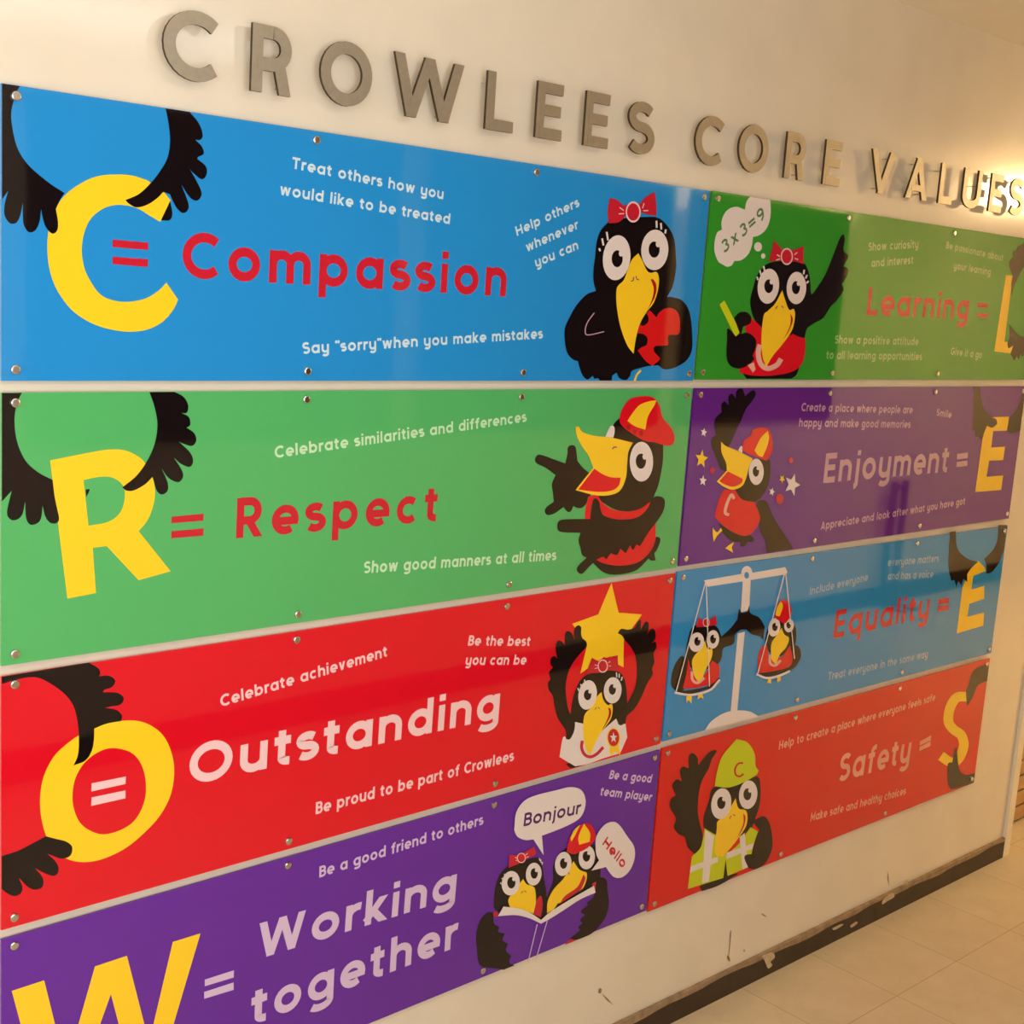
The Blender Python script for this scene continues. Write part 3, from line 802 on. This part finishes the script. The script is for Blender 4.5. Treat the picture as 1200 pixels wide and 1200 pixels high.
a.shape('ruler_print', M['lime'], '207,705* 235,682* 327,862* 295,887*', parent=bd)
a.shape('wing_print', M['black'], '290,780* 320,750 360,748 385,775 380,810 340,830* 330,870* 370,865 410,900 410,950 395,990 405,1010* 370,1045 320,1065 270,1050 247,1000 250,900 255,840 300,885* 320,865*', parent=bd)
a.line('badge_letter_print', M['blush'], 28, '435,930 425,980 440,1040 480,1065 530,1045 553,1010', parent=bd)
a.shape('badge_print', M['blush'], '365,1045* 400,1030* 410,1070* 395,1088*', parent=bd)
a.shape('beak_print', M['yellow'], '560,625* 580,690 600,735 625,730 632,770 615,850 560,930 510,990 470,1055* 450,1000 443,900 455,770 480,740 520,700', parent=bd)
a.shape('mouth_print', M['dred'], '605,755* 620,790 600,850 565,905* 600,835 608,790', parent=bd)
a.line('nostril_print', M['grape'], 5, '522,730 534,712', '556,712 566,724', parent=bd)
a.eye(bd, 482, 602, 60, 99, 6, 484, 602, 25, 39)
a.eye(bd, 640, 612, 55, 91, 2, 637, 610, 23, 37)
a.lashes(bd, 9, '418,548 424,568', '434,512 442,542', '455,488 462,520', '684,510 680,535', '700,538 692,558', '708,572 698,585')
a.bow(bd, '515,345* 560,395* 590,388 625,400* 680,375* 680,478* 625,462 590,480 555,458* 485,462*', 586, 435, 34, 48, 6, ('530,425 548,435', '525,455 548,448', '628,425 645,412', '630,445 650,452'))

# --- Enjoyment
bE, kE = board(1.600, 3.206, -.8605, -.4415, 0, M['plum'], 'purple sign board with white Enjoyment and a yellow E, second in the right column')
a = Art(bE, Crop(920, 430, 4.2857), kE)
a.shape('initial_letter', M['yellow'], '1030,253* 1125,250* 1115,320* 1045,322* 1035,405* 1105,400* 1095,468* 1025,470* 1012,552* 1095,545* 1085,618* 955,628* 1000,300*')
a.shape('wing_print', M['black'], '950,90* 975,90* 985,160 1000,210 1030,245 1060,262* 1065,285 1040,305 1015,295* 1000,330 990,370* 975,350* 960,360* 955,320 940,320* 945,250', '1200,120* 1170,200 1140,240 1125,262* 1117,325 1160,330 1200,310*')
a.shape('equals_sign', M['mauve'], '865,437* 918,430* 917,458* 863,465*', '862,477* 916,470* 915,497* 860,503*')
lettering('title_lettering', bE, 'Enjoyment', (964.3, 565.8), (1110, 553), 34, M['mauve'], .175, .14)
lettering('motto_lettering', bE, 'Create a place where people are', (938.7, 481.8), (1069, 484.6), 9.8, M['mauve'])
lettering('motto_lettering', bE, 'happy and make good memories', (935.9, 500), (1066.5, 501.6), 9.8, M['mauve'])
lettering('motto_lettering', bE, 'Smile', (1096.9, 487), (1114.4, 490), 8.2, M['mauve'])
lettering('motto_lettering', bE, 'Appreciate and look after what you have got', (961.5, 621), (1130.5, 591), 9.2, M['mauve'])
a.use(Crop(780, 430, 4.8))
bd = a.shape('bird_print', M['black'], '480,520* 585,520* 590,600 570,680 530,740 480,765 420,750 385,690* 430,640', '300,880* 340,905 420,940 470,940* 495,965 490,985* 460,985 450,1005* 425,1010 420,985* 370,980 320,930')
a.shape('wing_print', M['black'], '430,122 448,165* 475,140 498,132 506,160 480,200 450,240 425,300 400,350 370,420 350,470 345,590* 310,575* 280,500 258,440 262,400 285,380* 275,340 280,290 315,255* 315,210 335,195 355,220* 355,165 375,152 395,180* 400,135', parent=bd)
a.shape('wing_print', M['black'], '505,780* 530,750 570,760 600,830 640,900 680,960 715,1020* 570,1045* 560,980 530,920 530,860*', parent=bd)
a.shape('shirt_print', M['red'], '330,690* 390,690* 430,745 500,760* 525,820 530,860 500,920 450,950 380,930 310,880 275,840* 290,780 310,720', parent=bd)
a.line('badge_letter_print', M['blush'], 16, '385,742 370,720 345,770 335,820 358,832', parent=bd)
a.shape('beak_print', M['yellow'], '312,420* 340,445 400,470 490,515* 470,560 455,620 430,670 380,690 330,675 288,645* 345,582* 340,540 315,480', parent=bd)
a.shape('mouth_print', M['red'], '350,587* 400,612 435,630* 425,655 380,674 335,662 302,642*', parent=bd)
a.eye(bd, 510, 590, 42, 74, 0, 508, 588, 18, 29)
a.shape('eye_print', M['white'], '408,470* 422,446 434,452 430,486*', parent=bd)
a.shape('cap_print', M['red'], '430,470* 440,415 480,385 490,355 540,340 585,360 602,430 595,490 565,528* 520,510 480,495', parent=bd)
a.shape('cap_panel_print', M['yellow'], '575,360* 535,400 500,470* 520,498 545,508* 570,450 582,400', parent=bd)
a.shape('foot_print', M['yellow'], '265,905* 290,930 310,905* 320,920* 290,950 270,985* 265,940', '385,985* 372,1015* 380,1045* 335,1020* 360,1000', parent=bd)
def star(cx, cy, r, q=1.45, rot=0):
    return [(cx+(r if i % 2 == 0 else r*.45)*math.sin(i*math.pi/5+rot), cy-(r if i % 2 == 0 else r*.45)*q*math.cos(i*math.pi/5+rot)) for i in range(10)]
for cx, cy, r, m, ro in ((215, 368, 18, 'white', .2), (202, 518, 37, 'yellow', .15), (210, 640, 22, 'white', .1), (655, 630, 17, 'yellow', .6), (712, 662, 45, 'white', .35), (598, 702, 17, 'white', .3)):
    a.shape('star_print', M[m], star(cx, cy, r, 1.45, ro))
    a.k -= 1
for cx, cy, r in ((263, 582, 13), (705, 525, 12), (642, 743, 21)):
    a.shape('dot_print', M['ired'], ell(cx, cy, r, r*1.4))
    a.k -= 1

# --- Equality
bQ, kQ = board(1.596, 3.206, -1.2915, -.8735, -.011, M['azure'], 'light blue sign board with red Equality, third in the right column')
a = Art(bQ, Crop(920, 620, 4.2857), kQ)
a.shape('initial_letter', M['yellow'], '970,160* 1000,190* 1008,210* 945,235* 935,305* 1000,285* 1000,350* 925,375* 915,440* 1000,420* 995,485* 862,525* 890,300* 920,215*')
a.shape('wing_print', M['black'], '828,15* 858,10* 862,80 880,120 920,150 970,165* 940,190 915,225* 915,265* 895,250* 885,285* 870,260* 860,290* 850,255* 835,260* 820,180')
a.shape('wing_print', M['black'], '1072,-20* 1065,60 1040,110 1000,150* 1010,180 1010,225* 1040,215 1075,170* 1098,110* 1115,-20*')
a.shape('equals_sign', M['ired'], '772,352* 826,344* 822,372* 768,380*', '768,388* 822,380* 818,408* 765,415*')
lettering('title_lettering', bQ, 'Equality', (976, 748), (1087.5, 724), 31.5, M['ired'], .175, .16)
lettering('motto_lettering', bQ, 'Include everyone', (948.5, 697.5), (1016.8, 680.5), 9.4, M['haze'])
lettering('motto_lettering', bQ, 'everyone matters', (1040, 663.6), (1099.7, 658.5), 9, M['haze'])
lettering('motto_lettering', bQ, 'and has a voice', (1040, 679.5), (1093, 677), 9, M['haze'])
lettering('motto_lettering', bQ, 'Treat everyone in the same way', (970, 797.5), (1086.8, 770.5), 9.4, M['haze'])
a.use(Crop(760, 620, 4.617))
sc = a.shape('scales_print', M['white'], '300,278* 515,240* 552,238* 740,206* 752,235* 735,246* 552,276* 515,282* 320,312*', ell(532, 240, 30, 40))
a.shape('scales_post_print', M['white'], '510,275* 553,270* 545,440* 500,450*', '483,565* 521,555* 478,1000* 443,1003*', '305,1088* 340,1040 400,1000 460,983 540,985 600,1015*', parent=sc)
a.shape('scales_hole_print', M['azure'], ell(531, 250, 13, 18), parent=sc)
b1 = a.shape('bird_print', M['black'], '200,690 215,590 240,530 310,510 370,530 395,590 400,640 385,720 300,760 220,745', '190,690 150,720 125,790 125,850 160,880 190,870 230,800', '150,880* 260,865 330,845 385,800* 370,845 300,872 200,897')
a.shape('wing_print', M['black'], '385,590* 440,540 480,490* 490,430* 505,452 535,447* 545,412* 552,455 600,480 630,530* 620,600* 600,580 560,570 530,545* 500,545 470,570 460,620 410,640* 385,670')
b2 = a.shape('bird_print', M['black'], '635,640 640,560 668,500 730,490 780,500 800,560 785,640 700,690', '780,620* 815,640 825,690 800,740 770,765* 750,700', '590,782* 680,768 765,745* 765,762 690,790 600,800')
a.shape('shirt_print', M['red'], '215,705* 240,780 300,790 345,710* 385,740* 380,800 340,838 250,860 185,863* 205,780', parent=b1)
a.shape('shirt_print', M['red'], '640,630* 660,700 720,690 765,630* 780,700 760,745 680,768 590,780* 592,700 610,640', parent=b2)
a.shape('beak_print', M['yellow'], '305,605* 320,650 345,650 340,700 310,760 280,835* 250,800 235,730 245,690 280,650', parent=b1)
a.shape('beak_print', M['yellow'], '720,535* 735,570 760,590 745,640 710,680 690,735* 665,700 665,620 690,580', parent=b2)
a.line('badge_letter_print', M['blush'], 14, '235,770 238,815 265,832 302,805', parent=b1)
a.line('badge_letter_print', M['blush'], 14, '658,680 658,725 685,738 715,710', parent=b2)
a.eye(b1, 260, 612, 40, 53, 10, 264, 608, 17, 24)
a.eye(b1, 348, 597, 34, 50, 5, 349, 596, 16, 24)
a.eye(b2, 680, 532, 32, 50, 10, 684, 530, 15, 22)
a.eye(b2, 760, 522, 26, 37, 5, 758, 520, 12, 18)
a.bow(b1, '270,475* 310,500 365,465* 370,518* 310,528 258,532*', 312, 505, 18, 24, 4)
a.shape('cap_print', M['red'], '682,475* 700,405 730,382 760,400 775,450 740,510 700,492', parent=b2)
a.shape('cap_panel_print', M['yellow'], '695,425* 715,395 727,420 710,472* 688,465', parent=b2)
a.shape('foot_print', M['yellow'], '205,905* 235,900* 232,945* 215,925* 205,940*', '268,895* 290,888* 298,918* 280,910* 265,922*', parent=b1)
a.shape('foot_print', M['yellow'], '650,810* 665,805* 662,835* 640,832*', '698,795* 715,792* 715,820* 695,828*', parent=b2)
a.line('scales_string_print', M['white'], 5, [(308, 290), (150, 878)], [(312, 290), (330, 852)], [(738, 236), (590, 785)], [(742, 236), (790, 702)], parent=sc)
for sp in ('142,885 230,897 330,872 385,815', '583,785 640,806 700,796 765,768'):
    a.line('scales_pan_print', M['white'], 12, sp, parent=sc)

# --- Safety
bS, kS = board(1.598, 3.204, -1.7310, -1.3090, -.0115, M['scarlet'], 'red sign board with white Safety, lowest in the right column')
a = Art(bS, Crop(880, 760, 3.75), kS)
a.line('initial_letter', M['yellow'], 42, '955,212 905,215 875,262 868,320 890,355 925,382 935,430 912,485 880,500 835,472')
a.shape('wing_print', M['black'], '1060,66* 1000,80 970,110 955,160 945,190 950,255* 975,215 1000,160 1060,138*')
a.shape('wing_print', M['black'], '1000,540* 990,592* 880,620* 865,590 865,510 885,500* 895,440 905,445 910,500 920,540 950,555')
a.shape('equals_sign', M['rose'], '743,408* 792,382* 790,403* 741,426*', '742,433* 790,408* 788,428* 740,450*')
lettering('title_lettering', bS, 'Safety', (981.9, 916.8), (1065.3, 892.5), 31.5, M['rose'], .175, .16)
lettering('motto_lettering', bS, 'Help to create a place where everyone feels safe', (912.5, 878.6), (1095.5, 821), 9.8, M['rose'])
lettering('motto_lettering', bS, 'Make safe and healthy choices', (949.3, 962.8), (1060.8, 931), 9.6, M['rose'])
a.use(Crop(750, 820, 4.284))
bd = a.shape('bird_print', M['black'], '325,650 320,590 345,510 370,440 480,430 585,385 605,440 600,530 570,620 560,650* 480,690 380,675', '300,935* 420,885* 430,800* 438,880* 500,870* 400,930 310,962*')
a.shape('vest_print', M['lime'], '325,645* 380,680* 400,780 480,740 555,640* 590,660* 600,690 580,730* 560,780 545,840* 440,885* 430,800* 418,895* 240,950* 260,790* 310,720', parent=bd)
a.shape('vest_stripe_print', M['white'], '255,838* 390,788* 390,815* 250,868*', '328,655* 372,685* 345,912* 312,922*', '435,768* 580,718* 572,745* 435,800*', '500,690* 525,668* 541,840* 515,852*', parent=bd)
a.shape('wing_print', M['black'], '345,265 375,252 383,262 360,300 345,345 310,410 295,480 290,560 300,620 315,680 305,740 275,775* 240,740 225,690 195,675 170,640 180,595 150,540 155,500 180,480* 162,430 185,400 210,410* 200,360 215,335 245,345* 245,285 265,268 288,290 292,330* 315,300', parent=bd)
a.shape('wing_print', M['black'], '565,610* 620,585 650,620 665,700 660,760 630,820 580,850 545,845* 525,800 530,780 560,775* 570,730 590,670 600,655*', parent=bd)
a.shape('beak_print', M['yellow'], '480,495* 495,545 530,555 540,590 530,640 490,700 450,750 415,790* 375,770 385,650 390,610 430,580', parent=bd)
a.shape('mouth_print', M['ired'], '518,570* 530,590 520,640 485,700* 512,640 520,610', parent=bd)
a.line('nostril_print', M['grape'], 4, '450,598 458,582', '466,576 478,582', parent=bd)
a.eye(bd, 408, 522, 50, 78, 8, 408, 518, 21, 31)
a.eye(bd, 543, 477, 46, 72, 6, 539, 475, 20, 30)
a.shape('helmet_print', M['lime'], '485,198* 540,215 575,270 580,330 595,355* 588,375* 530,410 450,440 375,435* 385,370 410,290 460,225', parent=bd)
a.line('helmet_letter_print', M['ired'], 9, '518,318 495,320 478,345 480,375 500,385 520,372', parent=bd)

# ------------------------------------------------------------------ steel letters standing off the wall
LY0, LY1 = -.018, -.012
SPEC = [
 ('C', .238, .338, 'large steel letter C leading the row above the blue board'),
 ('R', .394, .478, 'steel letter R between the leading C and an O'),
 ('O', .528, .637, 'steel letter O between R and W in the first word'),
 ('W', .683, .841, 'wide steel letter W, the only one in the row'),
 ('L', .896, .970, 'steel letter L just after the W'),
 ('E', 1.026, 1.101, 'steel letter E just after the first L, first of a pair of E letters'),
 ('E', 1.160, 1.234, 'steel letter E just before the S ending the first word, second of a pair'),
 ('S', 1.290, 1.371, 'steel letter S ending the first word'),
 ('C', 1.503, 1.603, 'steel letter C starting the second word, near the joint of the top boards'),
 ('O', 1.656, 1.768, 'steel letter O in the middle of the second word'),
 ('R', 1.831, 1.918, 'steel letter R in the second word, after its O'),
 ('E', 1.988, 2.063, 'steel letter E ending the second word'),
 ('V', 2.190, 2.302, 'gold-lit steel letter V starting the last word'),
 ('A', 2.364, 2.470, 'gold-lit steel letter A, the only one in the row'),
 ('L', 2.526, 2.600, 'gold-lit steel letter L in the last word'),
 ('U', 2.649, 2.755, 'gold-lit steel letter U, the only one in the row'),
 ('E', 2.801, 2.876, 'gold-lit steel letter E in the last word'),
 ('S', 2.918, 3.005, 'gold-lit steel letter S ending the row at the glare'),
]
def bar(p, q, w, ext=.15):
    d = Vector((q[0]-p[0], q[1]-p[1])).normalized()
    n = Vector((-d.y, d.x))*w/2
    p = Vector(p)-d*ext; q = Vector(q)+d*ext
    return trim_poly([tuple(p+n), tuple(q+n), tuple(q-n), tuple(p-n)], 0, 1)
def steel(ch, x0, x1, label):
    z0 = 2.1215+.0145*(x0-.24)/2.7
    H = .1055
    t = .195; wd_ = (x1-x0)/H
    t_thing = thing('steel_letter', ((x0+x1)/2, WY, z0), label, 'letter', 'steel letters in a row above the boards')
    solids = []     # (outline loop) prisms, or rings
    if ch in 'VWA':
        n = 2.1*t
        if ch == 'V': bars = [((.02+.11, 1), (wd_/2, .04)), ((wd_-.13, 1), (wd_/2, .04))]
        elif ch == 'A': bars = [((.11, 0), (wd_/2, .96)), ((wd_-.11, 0), (wd_/2, .96))]
        else:
            q = wd_/4
            bars = [((.10, 1), (q+.02, .02)), ((q+.02, .02), (2*q, .98)), ((2*q, .98), (3*q-.02, .02)), ((3*q-.02, .02), (wd_-.10, 1))]
        for p, q_ in bars: solids.append(bar(p, q_, t*1.04))
        if ch == 'A': solids.append([(.26, .2), (wd_-.26, .2), (wd_-.26, .35), (.26, .35)])
        strokes = []
    else:
        strokes, adv = glyph(ch, t)
        sx = wd_/adv
        strokes = [([(p[0]*sx, p[1]) for p in pts], cl > 0) for pts, cl in strokes]
        if ch == 'R':
            solids.append(bar((.42*sx*1.0, .43), ((.60-.09)*sx, 0), t*1.05, .08))
            strokes = strokes[:2]
    mb = MB()
    lay = [0]
    def P(p, y): return (x0+p[0]*H, y-.00012*lay[0], z0+p[1]*H)
    def prism(loop, extra_side=True):
        ar = sum(loop[i-1][0]*loop[i][1]-loop[i][0]*loop[i-1][1] for i in range(len(loop)))
        if ar < 0: loop = loop[::-1]
        n = len(loop)
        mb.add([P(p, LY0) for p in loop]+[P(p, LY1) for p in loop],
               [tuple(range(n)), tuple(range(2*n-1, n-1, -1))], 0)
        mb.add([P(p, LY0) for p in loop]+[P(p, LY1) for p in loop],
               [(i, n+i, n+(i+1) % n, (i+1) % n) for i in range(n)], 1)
    for s_ in solids:
        prism(s_); lay[0] += 1
    for pts, cl in strokes:
        L, Rr = strip2d(pts, t, bool(cl))
        k = len(pts)
        L = [(p.x, p.y) for p in L]; Rr = [(p.x, p.y) for p in Rr]
        vs = [P(p, LY0) for p in L]+[P(p, LY0) for p in Rr]+[P(p, LY1) for p in L]+[P(p, LY1) for p in Rr]
        rng = range(k if cl else k-1)
        f0, f1 = [], []
        for i in rng:
            j = (i+1) % k
            f0.append((i, k+i, k+j, j)); f0.append((2*k+i, 2*k+j, 3*k+j, 3*k+i))
            f1.append((i, j, 2*k+j, 2*k+i)); f1.append((k+i, 3*k+i, 3*k+j, k+j))
        if not cl:
            f1.append((0, 2*k, 3*k, k)); f1.append((k-1, 2*k-1, 4*k-1, 3*k-1))
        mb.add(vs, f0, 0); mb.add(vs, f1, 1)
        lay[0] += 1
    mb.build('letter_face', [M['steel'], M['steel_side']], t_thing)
    # two pins hold it off the wall
    ins = {'C': ((.55*wd_, .9), (.55*wd_, .1)), 'O': ((.5*wd_, .9), (.5*wd_, .1)), 'S': ((.5*wd_, .9), (.5*wd_, .1)),
           'V': ((wd_/2, .12), (wd_-.18, .85)), 'W': ((wd_*.3, .1), (wd_*.75, .1)), 'A': ((wd_/2, .85), (wd_-.16, .15)),
           'U': ((.5*wd_, .1), (wd_-.09, .6)), 'E': ((.5*wd_, .9), (.5*wd_, .1)), 'L': ((.55*wd_, .1), (.12, .8)),
           'R': ((.45*wd_, .9), (.78*wd_, .12))}[ch]
    for p in ins:
        pm = MB(); n = 10
        cx, cz = x0+p[0]*H, z0+p[1]*H
        vs = [(cx+.0018*math.cos(2*math.pi*i/n), y, cz+.0018*math.sin(2*math.pi*i/n)) for y in (LY1-.001, WY) for i in range(n)]
        pm.add(vs, [(i, n+i, n+(i+1) % n, (i+1) % n) for i in range(n)])
        pm.build('mounting_pin', M['bolt'], t_thing, recalc=True)
for s_ in SPEC:
    steel(*s_)
